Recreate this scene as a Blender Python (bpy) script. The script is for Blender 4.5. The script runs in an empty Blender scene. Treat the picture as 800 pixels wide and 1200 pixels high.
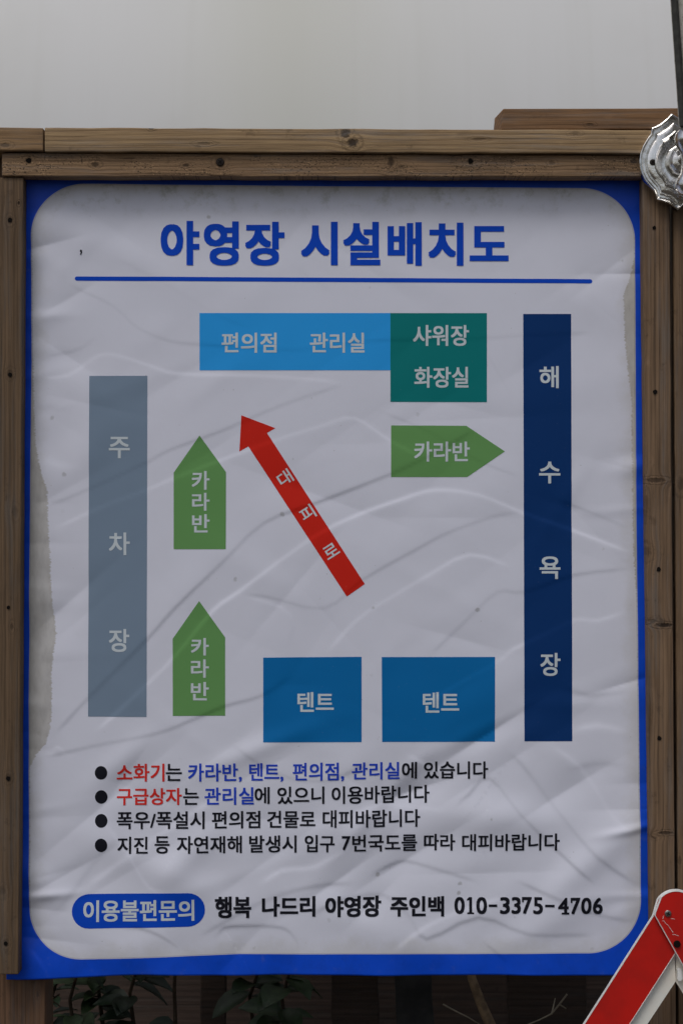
import bpy, bmesh, math, random
import numpy as np
from mathutils import Vector, Matrix

random.seed(7)
rng = np.random.default_rng(11)
S = 0.0014            # metres per photo pixel on the banner plane
D = 3.0               # camera distance to the banner plane
ZC = 1.10             # camera height
scene = bpy.context.scene
COL = scene.collection

# ------------------------------------------------------------------ camera, sky, sun, exposure
cam_d = bpy.data.cameras.new('camera')
cam = bpy.data.objects.new('camera', cam_d); COL.objects.link(cam)
cam.location = (0, -D, ZC); cam.rotation_euler = (math.radians(90), 0, 0)
cam_d.sensor_fit = 'VERTICAL'; cam_d.sensor_height = 24
cam_d.lens = 24 / (2 * (600 * S / D))
cam_d.clip_start = 0.05; cam_d.clip_end = 500
cam_d.dof.use_dof = True; cam_d.dof.focus_distance = D; cam_d.dof.aperture_fstop = 4.0
scene.camera = cam

SUN_EL, SUN_AZ = math.radians(58), math.radians(-28)   # azimuth measured from the camera side, towards the left
world = bpy.data.worlds.new('World'); scene.world = world; world.use_nodes = True
wt = world.node_tree; wt.nodes.clear()
sky = wt.nodes.new('ShaderNodeTexSky'); sky.sky_type = 'NISHITA'; sky.sun_disc = False
sky.sun_elevation = SUN_EL; sky.air_density = 1.0; sky.dust_density = 4.0; sky.ozone_density = 1.0
hs = wt.nodes.new('ShaderNodeHueSaturation'); hs.inputs['Saturation'].default_value = 0.68
bg = wt.nodes.new('ShaderNodeBackground'); bg.inputs['Strength'].default_value = 0.10
wo = wt.nodes.new('ShaderNodeOutputWorld')
wt.links.new(sky.outputs[0], hs.inputs['Color']); wt.links.new(hs.outputs[0], bg.inputs[0]); wt.links.new(bg.outputs[0], wo.inputs[0])
sd = Vector((math.sin(SUN_AZ) * math.cos(SUN_EL), -math.cos(SUN_AZ) * math.cos(SUN_EL), math.sin(SUN_EL)))  # towards the sun
sky.sun_rotation = math.atan2(sd.x, sd.y)
sun_d = bpy.data.lights.new('sun', 'SUN'); sun_d.energy = 0.9; sun_d.angle = math.radians(22); sun_d.color = (1, 0.985, 0.96)
sun = bpy.data.objects.new('sun', sun_d); COL.objects.link(sun)
sun.rotation_euler = sd.to_track_quat('Z', 'Y').to_euler(); sun.location = (0, -4, 6)
scene.view_settings.view_transform = 'Standard'; scene.view_settings.look = 'None'
scene.view_settings.gamma = 1; scene.view_settings.exposure = -0.23
scene.render.engine = 'CYCLES'
scene.cycles.max_bounces = 8; scene.cycles.use_denoising = True

# ------------------------------------------------------------------ helpers
def P(px, py, y=0.0):
    f = (D + y) / D
    return Vector(((px - 400) * S * f, y, ZC + (600 - py) * S * f))

def lin(c):
    c = c / 255.0
    return c / 12.92 if c <= 0.04045 else ((c + 0.055) / 1.055) ** 2.4
WHITE = (158, 160, 173)
def ink(r, g, b, k=0.78):       # the colour of a print beside the white vinyl
    return tuple(max(0.004, min(0.9, lin(v) / lin(w) * k)) for v, w in zip((r, g, b), WHITE))

class N:
    """small wrapper to write node maths as expressions"""
    def __init__(s, nt, sock): s.nt, s.s = nt, sock
    def _m(s, op, *a):
        n = s.nt.nodes.new('ShaderNodeMath'); n.operation = op
        for i, v in enumerate((s,) + a):
            if isinstance(v, N): s.nt.links.new(v.s, n.inputs[i])
            else: n.inputs[i].default_value = v
        return N(s.nt, n.outputs[0])
    def __add__(s, o): return s._m('ADD', o)
    __radd__ = __add__
    def __sub__(s, o): return s._m('SUBTRACT', o)
    def __mul__(s, o): return s._m('MULTIPLY', o)
    __rmul__ = __mul__
    def __truediv__(s, o): return s._m('DIVIDE', o)
    def pow(s, o): return s._m('POWER', o)
    def sin(s): return s._m('SINE')
    def abs(s): return s._m('ABSOLUTE')
    def max(s, o): return s._m('MAXIMUM', o)
    def min(s, o): return s._m('MINIMUM', o)
    def sqrt(s): return s._m('SQRT')
    def exp(s): return s._m('EXPONENT')
    def step(s, lo, hi):       # smoothstep lo..hi
        n = s.nt.nodes.new('ShaderNodeMapRange'); n.interpolation_type = 'SMOOTHSTEP'
        s.nt.links.new(s.s, n.inputs['Value'])
        inv = lo > hi
        n.inputs['From Min'].default_value = hi if inv else lo; n.inputs['From Max'].default_value = lo if inv else hi
        n.inputs['To Min'].default_value = 1.0 if inv else 0.0; n.inputs['To Max'].default_value = 0.0 if inv else 1.0
        return N(s.nt, n.outputs[0])

def new_mat(name, rough=0.6, spec=0.5, metal=0.0):
    m = bpy.data.materials.new(name); m.use_nodes = True
    nt = m.node_tree; b = nt.nodes['Principled BSDF']
    b.inputs['Roughness'].default_value = rough; b.inputs['Metallic'].default_value = metal
    b.inputs['Specular IOR Level'].default_value = spec
    return m, nt, b

def comb(nt, x, y, z):
    n = nt.nodes.new('ShaderNodeCombineXYZ')
    for i, v in enumerate((x, y, z)):
        if isinstance(v, N): nt.links.new(v.s, n.inputs[i])
        else: n.inputs[i].default_value = v
    return n.outputs[0]
def noise(nt, vec, scale=1.0, detail=4, rough=0.55, dist=0.0):
    n = nt.nodes.new('ShaderNodeTexNoise'); nt.links.new(vec, n.inputs['Vector'])
    n.inputs['Scale'].default_value = scale; n.inputs['Detail'].default_value = detail
    n.inputs['Roughness'].default_value = rough; n.inputs['Distortion'].default_value = dist
    return N(nt, n.outputs[0])
def mix(nt, fac, a, b):
    n = nt.nodes.new('ShaderNodeMix'); n.data_type = 'RGBA'
    for i, v in ((0, fac), (6, a), (7, b)):
        if isinstance(v, N): nt.links.new(v.s, n.inputs[i])
        elif isinstance(v, bpy.types.NodeSocket): nt.links.new(v, n.inputs[i])
        elif isinstance(v, (int, float)): n.inputs[i].default_value = v
        else: n.inputs[i].default_value = (*v[:3], 1)
    return n.outputs[2]
def bump(nt, b, h, strength, dist):
    n = nt.nodes.new('ShaderNodeBump'); n.inputs['Strength'].default_value = strength; n.inputs['Distance'].default_value = dist
    nt.links.new(h.s, n.inputs['Height']); nt.links.new(n.outputs[0], b.inputs['Normal'])
def coords(nt, kind='Object'):
    t = nt.nodes.new('ShaderNodeTexCoord'); s = nt.nodes.new('ShaderNodeSeparateXYZ')
    nt.links.new(t.outputs[kind], s.inputs[0])
    return N(nt, s.outputs[0]), N(nt, s.outputs[1]), N(nt, s.outputs[2]), t.outputs[kind]

def wood(name, light, dark, axis='X', knots=(), seed=0.0, dots=False, period=0.006, grime=0.5):
    """knots are (px, py, rx, ry, strength) in photo pixels; grain is bent round them"""
    m, nt, b = new_mat(name, 0.78, 0.25)
    x, y, z, _ = coords(nt)
    u, v = (x, z) if axis == 'X' else (z, x)
    u0, v0 = u, v
    core = None
    for (kx, ky, rx, ry, st) in knots:
        p = P(kx, ky, -0.04)
        ku, kv, ru, rv = (p.x, p.z, rx * S, ry * S) if axis == 'X' else (p.z, p.x, ry * S, rx * S)
        du = (u0 - ku) / ru; dv = (v0 - kv) / rv
        wob = noise(nt, comb(nt, u0, v0, seed + kx), 260, 2)
        d = (du * du + dv * dv).sqrt() + (wob - 0.5) * 1.2
        g = ((d * d) * -0.22).exp()
        v = v - g * dv * rv * 0.55
        c = d.step(1.25, 0.45) * st
        c = c.max((d - 1.7).abs().step(0.35, 0.0) * (st * 0.35))
        core = c if core is None else core.max(c)
    low = noise(nt, comb(nt, u * 1.6, v * 9, y * 3 + seed), 1.0, 3)
    vv = v + (low - 0.5) * 0.016 + y * 0.35
    ring = ((vv * (6.2832 / period)).sin() * 0.5 + 0.5).pow(2.2)
    ring2 = ((vv * (6.2832 / (period * 0.37)) + low * 9).sin() * 0.5 + 0.5)
    fib = noise(nt, comb(nt, u * 14, v * 900, y * 500 + seed), 1.0, 5, 0.65)
    fib2 = noise(nt, comb(nt, u * 3, v * 160, y * 160 + seed * 2), 1.0, 4, 0.6)
    blot = noise(nt, comb(nt, u * 7 + seed, v * 24, y * 10), 1.0, 5, 0.6)
    fac = ring * 0.22 + ring2 * 0.10 + (fib - 0.5) * 1.5 + (fib2 - 0.5) * 1.6 + 0.22
    col = mix(nt, fac.max(0.0).min(1.0), light, dark)
    gr = tuple(c * 0.42 + 0.012 for c in dark)
    col = mix(nt, blot.step(0.48, 0.78) * grime, col, gr)
    pale = noise(nt, comb(nt, u * 22 + seed, v * 60, y * 10 + 4), 1.0, 4, 0.6)
    col = mix(nt, pale.step(0.6, 0.8) * 0.35, col, tuple(min(1, c * 1.35 + 0.02) for c in light))
    crack = noise(nt, comb(nt, u * 5 + seed * 3, v * 420, y * 100), 1.0, 2, 0.5).step(0.71, 0.76)
    col = mix(nt, crack * 0.75, col, (0.015, 0.011, 0.008))
    hgt = fib * 0.5 + fib2 * 0.6 - crack * 1.2 - ring * 0.25
    if dots:
        dn = noise(nt, comb(nt, u0 * 330, v0 * 520, seed), 1.0, 1, 0.3)
        patch = noise(nt, comb(nt, u0 * 9, v0 * 20, seed), 1.0, 2).step(0.40, 0.6)
        dt = dn.step(0.60, 0.70) * patch
        col = mix(nt, dt * 0.85, col, (0.02, 0.014, 0.01)); hgt = hgt - dt * 0.8
        dp = noise(nt, comb(nt, u0 * 300, v0 * 420, seed + 9), 1.0, 1, 0.3).step(0.66, 0.74) * patch
        col = mix(nt, dp * 0.6, col, tuple(min(1, c * 1.8) for c in light))
    if core is not None:
        col = mix(nt, core.min(1.0), col, (0.022, 0.013, 0.009)); hgt = hgt - core * 1.5
    streak = noise(nt, comb(nt, u * 2.2 + seed, v * 210, y * 60 + seed), 1.0, 4, 0.7)
    col = mix(nt, streak.step(0.50, 0.72) * 0.55, col, tuple(c * 0.45 for c in dark))
    grey = noise(nt, comb(nt, u * 4, v * 70, y * 30 + seed * 5), 1.0, 5, 0.7)
    gc = sum(light) / 3
    col = mix(nt, grey.step(0.46, 0.72) * 0.5, col, (gc * 0.98, gc * 0.93, gc * 0.88))
    ed = noise(nt, comb(nt, u * 30, v * 40, seed), 1.0, 4, 0.7)
    col = mix(nt, ed.step(0.60, 0.72) * 0.35, col, tuple(c * 0.35 for c in dark))
    nt.links.new(col, b.inputs['Base Color'])
    bump(nt, b, hgt, 0.7, 0.0014)
    return m

def plain(name, col, rough=0.5, spec=0.5, metal=0.0, var=0.12, scale=40, bmp=0.0):
    m, nt, b = new_mat(name, rough, spec, metal)
    x, y, z, vec = coords(nt)
    n = noise(nt, vec, scale, 5, 0.6)
    c2 = tuple(c * (1 - var * 2) for c in col)
    nt.links.new(mix(nt, n.step(0.35, 0.7), col, c2), b.inputs['Base Color'])
    if bmp: bump(nt, b, n, bmp, 0.001)
    return m

def link(name, me, mats=(), parent=None):
    o = bpy.data.objects.new(name, me); COL.objects.link(o)
    for m in (mats if isinstance(mats, (list, tuple)) else [mats]): me.materials.append(m)
    if parent is not None: o.parent = parent
    return o
def tag(o, label=None, cat=None, group=None, kind=None):
    for k, v in (('label', label), ('category', cat), ('group', group), ('kind', kind)):
        if v: o[k] = v
    return o
def empty(name, loc):
    o = bpy.data.objects.new(name, None); COL.objects.link(o); o.location = loc; o.empty_display_size = 0.05
    return o
def to_parent(o, par):
    o.parent = par; o.matrix_parent_inverse = Matrix.Translation(-par.location)
    return o
def bm_obj(name, bm, mats, parent=None, smooth=True, angle=35):
    bmesh.ops.recalc_face_normals(bm, faces=bm.faces)
    me = bpy.data.meshes.new(name); bm.to_mesh(me); bm.free()
    for p in me.polygons: p.use_smooth = smooth
    if smooth: me.set_sharp_from_angle(angle=math.radians(angle))
    o = link(name, me, mats)
    if parent is not None: to_parent(o, parent)
    return o

# ------------------------------------------------------------------ the wrinkled vinyl: height in pixels, towards the camera
CREASES = [  # (points, amount (+ leans down = dark line, - leans up = light line), sharp width, reach)
    ([(70,328),(95,340),(135,360),(160,383),(200,400),(240,404),(300,408),(355,410),(430,400),(500,398),(560,397),(612,393),(700,390)], .50, 2.5, 30),
    ([(38,442),(80,440),(115,417),(140,417),(180,430),(210,438),(300,440),(370,445),(405,449)], -.75, 2.8, 26),
    ([(40,423),(60,417),(95,408),(120,387)], .55, 2.5, 20),
    ([(45,598),(105,573),(172,542),(200,527),(260,505),(330,475),(405,450)], .70, 2.4, 30),
    ([(60,622),(110,598),(172,574),(205,560),(262,538),(325,515),(380,498),(415,490),(455,515),(500,540)], -.75, 2.8, 30),
    ([(61,865),(102,820),(172,750),(206,712),(260,660),(309,613),(369,590),(459,555),(520,525),(560,500)], .85, 2.6, 32),
    ([(110,860),(195,780),(249,716),(279,694),(357,636),(410,607),(470,585),(510,574),(560,580),(610,600),(672,622),(744,650)], -.9, 3.0, 30),
    ([(281,697),(312,699),(380,713),(425,679),(500,637),(530,622),(582,604),(615,600)], .80, 2.6, 28),
    ([(380,769),(417,727),(462,697),(500,675),(550,650),(602,666)], -.85, 3.0, 30),
    ([(500,775),(510,762),(545,728),(582,694),(614,694),(672,674),(744,666)], .80, 2.8, 26),
    ([(640,580),(670,592),(705,606),(742,622)], .75, 2.4, 22),
    ([(582,770),(610,756),(640,742),(674,726),(700,727),(738,714)], -1.0, 3.0, 26),
    ([(45,890),(107,875),(182,860),(220,846),(265,827),(307,815),(350,786)], .75, 2.8, 34),
    ([(490,830),(535,802),(575,780),(610,756)], -.6, 3.0, 20),
    ([(280,697),(330,712),(345,735),(330,768)], -.55, 3.0, 24),
    ([(560,400),(585,440),(600,470)], .4, 2.5, 18),
    ([(130,300),(190,330),(260,372),(300,385)], .35, 3.0, 40),
    ([(250,218),(330,300),(400,350)], .3, 4.0, 40),
    ([(440,480),(500,505),(560,540),(612,560)], .55, 2.5, 24),
    ([(590,880),(610,895),(660,960),(700,1005),(750,1040)], 1.3, 4.0, 42),
    ([(529,949),(550,930),(573,912),(610,955),(656,1000),(700,1040)], 1.2, 3.0, 40),
    ([(430,1030),(450,1018),(475,1010),(515,1020),(565,1035)], 1.2, 3.0, 34),
    ([(395,905),(430,930),(470,945),(529,949)], -.8, 4.0, 30),
    ([(250,1105),(258,1092),(270,1086),(320,1086),(340,1093),(355,1117)], 1.4, 3.0, 30),
    ([(140,1090),(160,1087),(185,1095),(205,1108),(217,1120)], 1.2, 3.0, 26),
    ([(95,1045),(125,1022),(170,990),(215,960),(260,930)], -1.2, 5.0, 34),
    ([(60,1075),(90,1040),(120,1000),(150,975)], 1.0, 5.0, 34),
    ([(360,1075),(400,1055),(450,1050),(480,1075),(500,1100),(560,1075),(620,1095),(700,1095)], 1.2, 3.5, 34),
    ([(300,1040),(330,1020),(370,1015),(420,985)], -1.1, 4.0, 30),
    ([(600,1030),(650,1052),(700,1072),(748,1080)], 1.2, 3.5, 30),
    ([(560,1100),(580,1115),(600,1135)], 1.0, 3.0, 24),
    ([(120,960),(150,1000),(175,1040),(200,1048)], -.9, 3.0, 40),
    ([(230,1100),(300,1060),(360,1040),(420,1035)], .9, 3.5, 36),
    ([(470,880),(520,905),(573,912)], -.9, 3.5, 34),
    ([(455,1120),(500,1085),(560,1060),(600,1050)], -1.0, 3.5, 34),
    ([(640,870),(680,900),(720,960),(748,980)], -1.0, 4.5, 34),
    ([(270,870),(320,905),(380,915),(440,890)], .8, 3.5, 34),
    ([(650,800),(690,815),(745,808)], 1.2, 5.0, 26),
    ([(660,860),(700,850),(748,862)], -1.2, 6.0, 26),
    ([(655,905),(700,895),(748,900)], .9, 6.0, 26),
    ([(40,470),(70,480),(100,470)], 1.1, 7.0, 22),
    ([(38,530),(70,545),(104,548)], -1.1, 7.0, 26),
    ([(38,385),(62,372),(90,372)], .8, 7.0, 24),
    ([(30,1108),(42,1118),(52,1134),(60,1150)], -1.5, 2.6, 16),
    ([(24,905),(36,925),(38,990)], 1.0, 4.0, 18),
    ([(56,896),(66,876),(74,880),(84,892)], -.6, 3.0, 12),
]
def smooth_line(pts, n=5):      # Catmull-Rom through the points
    out = []; q = [pts[0]] + list(pts) + [pts[-1]]
    for i in range(1, len(q) - 2):
        p0, p1, p2, p3 = [np.array(v, float) for v in q[i - 1:i + 3]]
        for k in range(n):
            t = k / n
            out.append(tuple(0.5 * (2 * p1 + (p2 - p0) * t + (2 * p0 - 5 * p1 + 4 * p2 - p3) * t * t + (3 * p1 - p0 - 3 * p2 + p3) * t ** 3)))
    out.append(tuple(float(v) for v in pts[-1])); return out
CREASES = [(smooth_line(p, 3), a, w, R_) for p, a, w, R_ in CREASES]
BUMPS = []
for _ in range(230):
    bx, by = rng.uniform(20, 760), rng.uniform(200, 1150)
    low = 1.0 if by > 860 else (0.75 if (bx < 120 or bx > 660) else 0.34)
    a = math.radians(rng.choice([-38, -30, -45, 35, 10]) + rng.uniform(-14, 14))
    L, W = rng.uniform(30, 110), rng.uniform(9, 26)
    BUMPS.append((bx, by, math.cos(a), math.sin(a), L, W, rng.normal() * (1.8 if by > 860 else 1.25) * low * W / 16))
for _ in range(46):    # short pulls running in from the fixings at both sides
    s = rng.choice([0, 1]); by = rng.uniform(230, 1130)
    a = math.radians(rng.uniform(-16, 16))
    BUMPS.append((rng.uniform(22, 45) if s == 0 else rng.uniform(735, 760), by, math.cos(a), math.sin(a), rng.uniform(24, 60), rng.uniform(5, 12), rng.normal() * 1.0))

def seg_field(px, py, pts):
    best = np.full(px.shape, 1e9); sgn = np.zeros(px.shape); tt = np.zeros(px.shape)
    lens = [math.dist(pts[i], pts[i + 1]) for i in range(len(pts) - 1)]; tot = sum(lens); acc = 0
    for i, L in enumerate(lens):
        (x0, y0), (x1, y1) = pts[i], pts[i + 1]
        dx, dy = (x1 - x0) / L, (y1 - y0) / L
        t = (px - x0) * dx + (py - y0) * dy
        tc = np.clip(t, 0, L)
        d = np.hypot(px - x0 - tc * dx, py - y0 - tc * dy)
        side = (px - x0) * dy - (py - y0) * dx       # positive above for a line running right
        side = np.clip(side, -d, d)
        m = d < best - 1e-9
        best = np.where(m, d, best); sgn = np.where(m, side, sgn); tt = np.where(m, acc + tc, tt)
        acc += L
    return best, sgn, tt / tot, tot

def H(px, py):
    px = np.asarray(px, float); py = np.asarray(py, float); h = np.zeros(px.shape)
    for pts, A, w, R in CREASES:
        xs = [p[0] for p in pts]; ys = [p[1] for p in pts]; r = R * 4
        m = (px > min(xs) - r) & (px < max(xs) + r) & (py > min(ys) - r) & (py < max(ys) + r)
        if not m.any(): continue
        d, s, t, tot = seg_field(px[m], py[m], pts)
        e = np.minimum(np.clip(t * tot / 30, 0, 1), np.clip((1 - t) * tot / 30, 0, 1))
        mod = 0.75 + 0.25 * np.sin(t * tot / 37 + len(pts) * 2.1)
        h[m] += A * (0.47 if ys[0] < 800 else 0.74) * np.tanh(s / (w * 0.76)) * np.exp(-d / R) * (e * e * (3 - 2 * e)) * mod
    for bx, by, c, s, L, W, A in BUMPS:
        m = (abs(px - bx) < 2.8 * L) & (abs(py - by) < 2.8 * L)
        if not m.any(): continue
        u = ((px[m] - bx) * c + (py[m] - by) * s) / L; v = (-(px[m] - bx) * s + (py[m] - by) * c) / W
        h[m] += A * (np.exp(-u * u - v * v) if A > 0 else np.exp(-u * u - np.abs(v) ** 1.25 * 1.1))
    # the sheet sags a little and is pinned flat under the battens
    h += 2.0 * np.sin(np.clip((py - 200) / 950, 0, 1) * math.pi) * np.sin(np.clip((px - 20) / 740, 0, 1) * math.pi)
    # the bottom border ripples
    bb = np.clip((py - 1085) / 60, 0, 1) ** 2
    h += bb * (1.4 * np.sin(px / 31.0 + 1) + 0.9 * np.sin(px / 13.7)) * np.clip((px - 10) / 60, 0, 1)
    return h
def grad(px, py, e=0.7):
    return (H(px + e, py) - H(px - e, py)) / (2 * e), (H(px, py + e) - H(px, py - e)) / (2 * e)

def conform(me, eps):
    """me has vertices (px, py, 0): lay them on the vinyl, eps metres proud, with the vinyl's normals"""
    n = len(me.vertices); co = np.empty(n * 3); me.vertices.foreach_get('co', co); co = co.reshape(-1, 3)
    px, py = co[:, 0].copy(), co[:, 1].copy(); eps = eps + co[:, 2]
    h = H(px, py); gx, gy = grad(px, py)
    y = -(h * S) - eps
    f = 1.0
    out = np.stack([(px - 400) * S * f, y, ZC + (600 - py) * S * f], 1)
    me.vertices.foreach_set('co', out.ravel()); me.update()
    if me.polygons[0].normal.y > 0: me.flip_normals()
    nr = np.stack([-gx, -np.ones(n), gy], 1); nr /= np.linalg.norm(nr, axis=1)[:, None]
    for p in me.polygons: p.use_smooth = True
    me.normals_split_custom_set_from_vertices([tuple(v) for v in nr])

def slice_grid(bm, step):
    xs = [v.co.x for v in bm.verts]; ys = [v.co.y for v in bm.verts]
    for ax, lo, hi in ((0, min(xs), max(xs)), (1, min(ys), max(ys))):
        k = math.ceil(lo / step) * step
        while k < hi:
            c = [0, 0, 0]; c[ax] = k; nn = [0, 0, 0]; nn[ax] = 1
            bmesh.ops.bisect_plane(bm, geom=bm.verts[:] + bm.edges[:] + bm.faces[:], plane_co=c, plane_no=nn, dist=1e-5)
            k += step

def print_poly(name, polys, mat, parent, eps=0.00035, step=3, label=None):
    bm = bmesh.new()
    for pts in polys:
        bm.faces.new([bm.verts.new((x, y, 0)) for x, y in pts])
    slice_grid(bm, step)
    bmesh.ops.triangulate(bm, faces=[f for f in bm.faces if len(f.verts) > 4])
    me = bpy.data.meshes.new(name); bm.to_mesh(me); bm.free()
    conform(me, eps)
    o = link(name, me, mat, parent); tag(o, label)
    return o

def glyph_bm(text, bold, bm, box, slope=0.0, rot=0.0):
    """text filled into the photo-pixel box (x0, x1, y0, y1); bold = stroke growth in pixels, made of layers a few hundredths of a millimetre apart"""
    c = bpy.data.curves.new('lettering', 'FONT'); c.body = text; c.resolution_u = 4; c.fill_mode = 'FRONT'
    o = bpy.data.objects.new('lettering', c); COL.objects.link(o)
    dg = bpy.context.evaluated_depsgraph_get()
    me = bpy.data.meshes.new_from_object(o.evaluated_get(dg))
    bpy.data.objects.remove(o); bpy.data.curves.remove(c)
    n = len(me.vertices); co = np.empty(n * 3); me.vertices.foreach_get('co', co); co = co.reshape(-1, 3)
    lo, hi = co.min(0), co.max(0); x0, x1, y0, y1 = box
    fx = (co[:, 0] - lo[0]) / (hi[0] - lo[0]); fy = (hi[1] - co[:, 1]) / (hi[1] - lo[1])
    if bold > 1.2: offs = [(-1,-1),(0,-1),(1,-1),(-1,0),(0,0),(1,0),(-1,1),(0,1),(1,1)]
    elif bold > 0: offs = [(-1,-1),(1,-1),(-1,1),(1,1)]
    else: offs = [(0,0)]
    bx = bold; by = bold * 0.85
    for li, (ox, oy) in enumerate(offs):
        X = x0 + bx + fx * (x1 - x0 - 2 * bx) + ox * bx; Y = y0 + by + fy * (y1 - y0 - 2 * by) + oy * by + slope * (fx - 0.5)
        if rot:
            cx, cy = (x0 + x1) / 2, (y0 + y1) / 2; ca, sa = math.cos(rot), math.sin(rot)
            X, Y = cx + (X - cx) * ca - (Y - cy) * sa, cy + (X - cx) * sa + (Y - cy) * ca
        me.vertices.foreach_set('co', np.stack([X, Y, np.full(n, li * 2.5e-5)], 1).ravel())
        bm.from_mesh(me)
    bpy.data.meshes.remove(me)

def lettering(items, mat, parent, bold=0.45, label=None, eps=0.0006, step=5):
    """each word or syllable is a part of its own"""
    for it in items:
        bm = bmesh.new()
        glyph_bm(it[0], it[3] if len(it) > 3 and it[3] is not None else bold, bm, it[1], it[2] if len(it) > 2 else 0.0, it[4] if len(it) > 4 else 0.0)
        slice_grid(bm, step)
        me = bpy.data.meshes.new('lettering'); bm.to_mesh(me); bm.free()
        conform(me, eps)
        o = link('lettering', me, mat, parent); tag(o, label)

# ------------------------------------------------------------------ ground and wall behind
m, nt, b = new_mat('soil', 0.95, 0.2)
x, y, z, vec = coords(nt)
n1 = noise(nt, vec, 3, 6, 0.6); n2 = noise(nt, vec, 70, 5, 0.65)
col = mix(nt, n1.step(0.35, 0.65), (0.10, 0.085, 0.065), (0.05, 0.042, 0.032))
col = mix(nt, n2.step(0.55, 0.75) * 0.6, col, (0.16, 0.145, 0.12))
nt.links.new(col, b.inputs['Base Color']); bump(nt, b, n2, 0.8, 0.02)
bm = bmesh.new()
bmesh.ops.create_grid(bm, x_segments=120, y_segments=120, size=60)
for v in bm.verts:
    v.co.z = 0.03 * math.sin(v.co.x * 0.7) * math.sin(v.co.y * 0.9) if v.co.length > 4 else 0
g = bm_obj('ground', bm, m); tag(g, 'bare dark soil under and behind the sign', kind='structure')

m, nt, b = new_mat('painted_wall_panel', 0.55, 0.4)
x, y, z, vec = coords(nt)
st = noise(nt, comb(nt, x * 3.2, y, z * 0.9), 1.0, 3, 0.5)
st2 = noise(nt, comb(nt, x * 28, y, z * 0.7), 1.0, 3, 0.5)
bl = noise(nt, vec, 2.2, 4)
col = mix(nt, st.step(0.4, 0.75) * 0.6, (0.665, 0.672, 0.672), (0.60, 0.607, 0.585))
band = ((x + 0.10 + (noise(nt, comb(nt, x * 0, y, z * 2), 1.0, 2) - 0.5) * 0.1) * 4.2); band = ((band * band) * -1.0).exp()
col = mix(nt, band * 0.6, col, (0.585, 0.59, 0.52))
col = mix(nt, st2.step(0.5, 0.8) * 0.12, col, (0.52, 0.52, 0.48))
col = mix(nt, bl.step(0.5, 0.8) * 0.4, col, (0.57, 0.565, 0.55))
vo = nt.nodes.new('ShaderNodeTexVoronoi'); nt.links.new(vec, vo.inputs['Vector']); vo.inputs['Scale'].default_value = 4.2
sp = N(nt, vo.outputs['Distance']); dd = sp + (noise(nt, vec, 60, 2) - 0.5) * 0.06
col = mix(nt, dd.step(0.055, 0.02) * 0.35, col, (0.30, 0.30, 0.30))
nt.links.new(col, b.inputs['Base Color'])
WY = 0.95
prof = [(0, 0.0), (0, 1.70)]; yy, zz = 0.0, 1.70
for k in range(30):
    t = math.radians(min(34, (k + 1) * 2.1)); zz += 0.05 * math.cos(t); yy += 0.05 * math.sin(t); prof.append((yy, zz))
bm = bmesh.new(); rows = []
for k in range(61):
    X_ = -4.5 + 9 * k / 60; w_ = 0.003 * math.sin(k * 1.9)
    rows.append([bm.verts.new((X_, WY + a + w_, c)) for a, c in prof] + [bm.verts.new((X_, WY + a + 0.08, c)) for a, c in prof[::-1]])
n = len(rows[0])
for a, c in zip(rows, rows[1:]):
    for k in range(n): bm.faces.new((a[k], a[(k + 1) % n], c[(k + 1) % n], c[k]))
bm.faces.new(rows[0]); bm.faces.new(rows[-1])
wall = bm_obj('white_wall', bm, m, angle=50)
tag(wall, 'plain off-white wall leaning back at the top, with faint vertical streaks, behind the sign', 'wall')

# ------------------------------------------------------------------ wooden frame
def board(name, quad, yf, thick, mat, parent, bevel=0.0022, seg=26, jit=0.25, label=None, end=None):
    """quad: front face corners in photo pixels (tl, tr, br, bl) at depth yf"""
    tl, tr, br, bl = [np.array(q, float) for q in quad]
    W = max(np.linalg.norm(tr - tl), np.linalg.norm(br - bl)); Hh = max(np.linalg.norm(bl - tl), np.linalg.norm(br - tr))
    horiz = W > Hh
    n = max(3, int(max(W, Hh) / seg))
    bm = bmesh.new(); rings = []
    for i in range(n + 1):
        t = i / n
        if horiz: a, c = tl + (tr - tl) * t, bl + (br - bl) * t
        else: a, c = tl + (bl - tl) * t, tr + (br - tr) * t
        ja, jc, jd = random.uniform(-jit, jit), random.uniform(-jit, jit), random.uniform(-jit, jit) * S
        if horiz: a = a + [0, ja]; c = c + [0, jc]
        else: a = a + [ja, 0]; c = c + [jc, 0]
        pa, pc = P(a[0], a[1], yf), P(c[0], c[1], yf)
        e = Vector((0, 0, 0))
        if end and i == 0: e = Vector(end)
        rings.append([bm.verts.new(pa + Vector((0, jd, 0))), bm.verts.new(pc + Vector((0, jd, 0))),
                      bm.verts.new(pc + Vector((0, thick, 0)) + e), bm.verts.new(pa + Vector((0, thick, 0)) + e)])
    for r0, r1 in zip(rings, rings[1:]):
        for k in range(4): bm.faces.new((r0[k], r0[(k + 1) % 4], r1[(k + 1) % 4], r1[k]))
    bm.faces.new(rings[0]); bm.faces.new(rings[-1][::-1])
    bmesh.ops.recalc_face_normals(bm, faces=bm.faces)
    ed = [e for e in bm.edges if e.calc_face_angle(0) > 0.9]
    bmesh.ops.bevel(bm, geom=ed, offset=bevel, segments=3, profile=0.6, affect='EDGES', clamp_overlap=True)
    o = bm_obj(name, bm, mat, parent, angle=50); tag(o, label)
    return o

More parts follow.
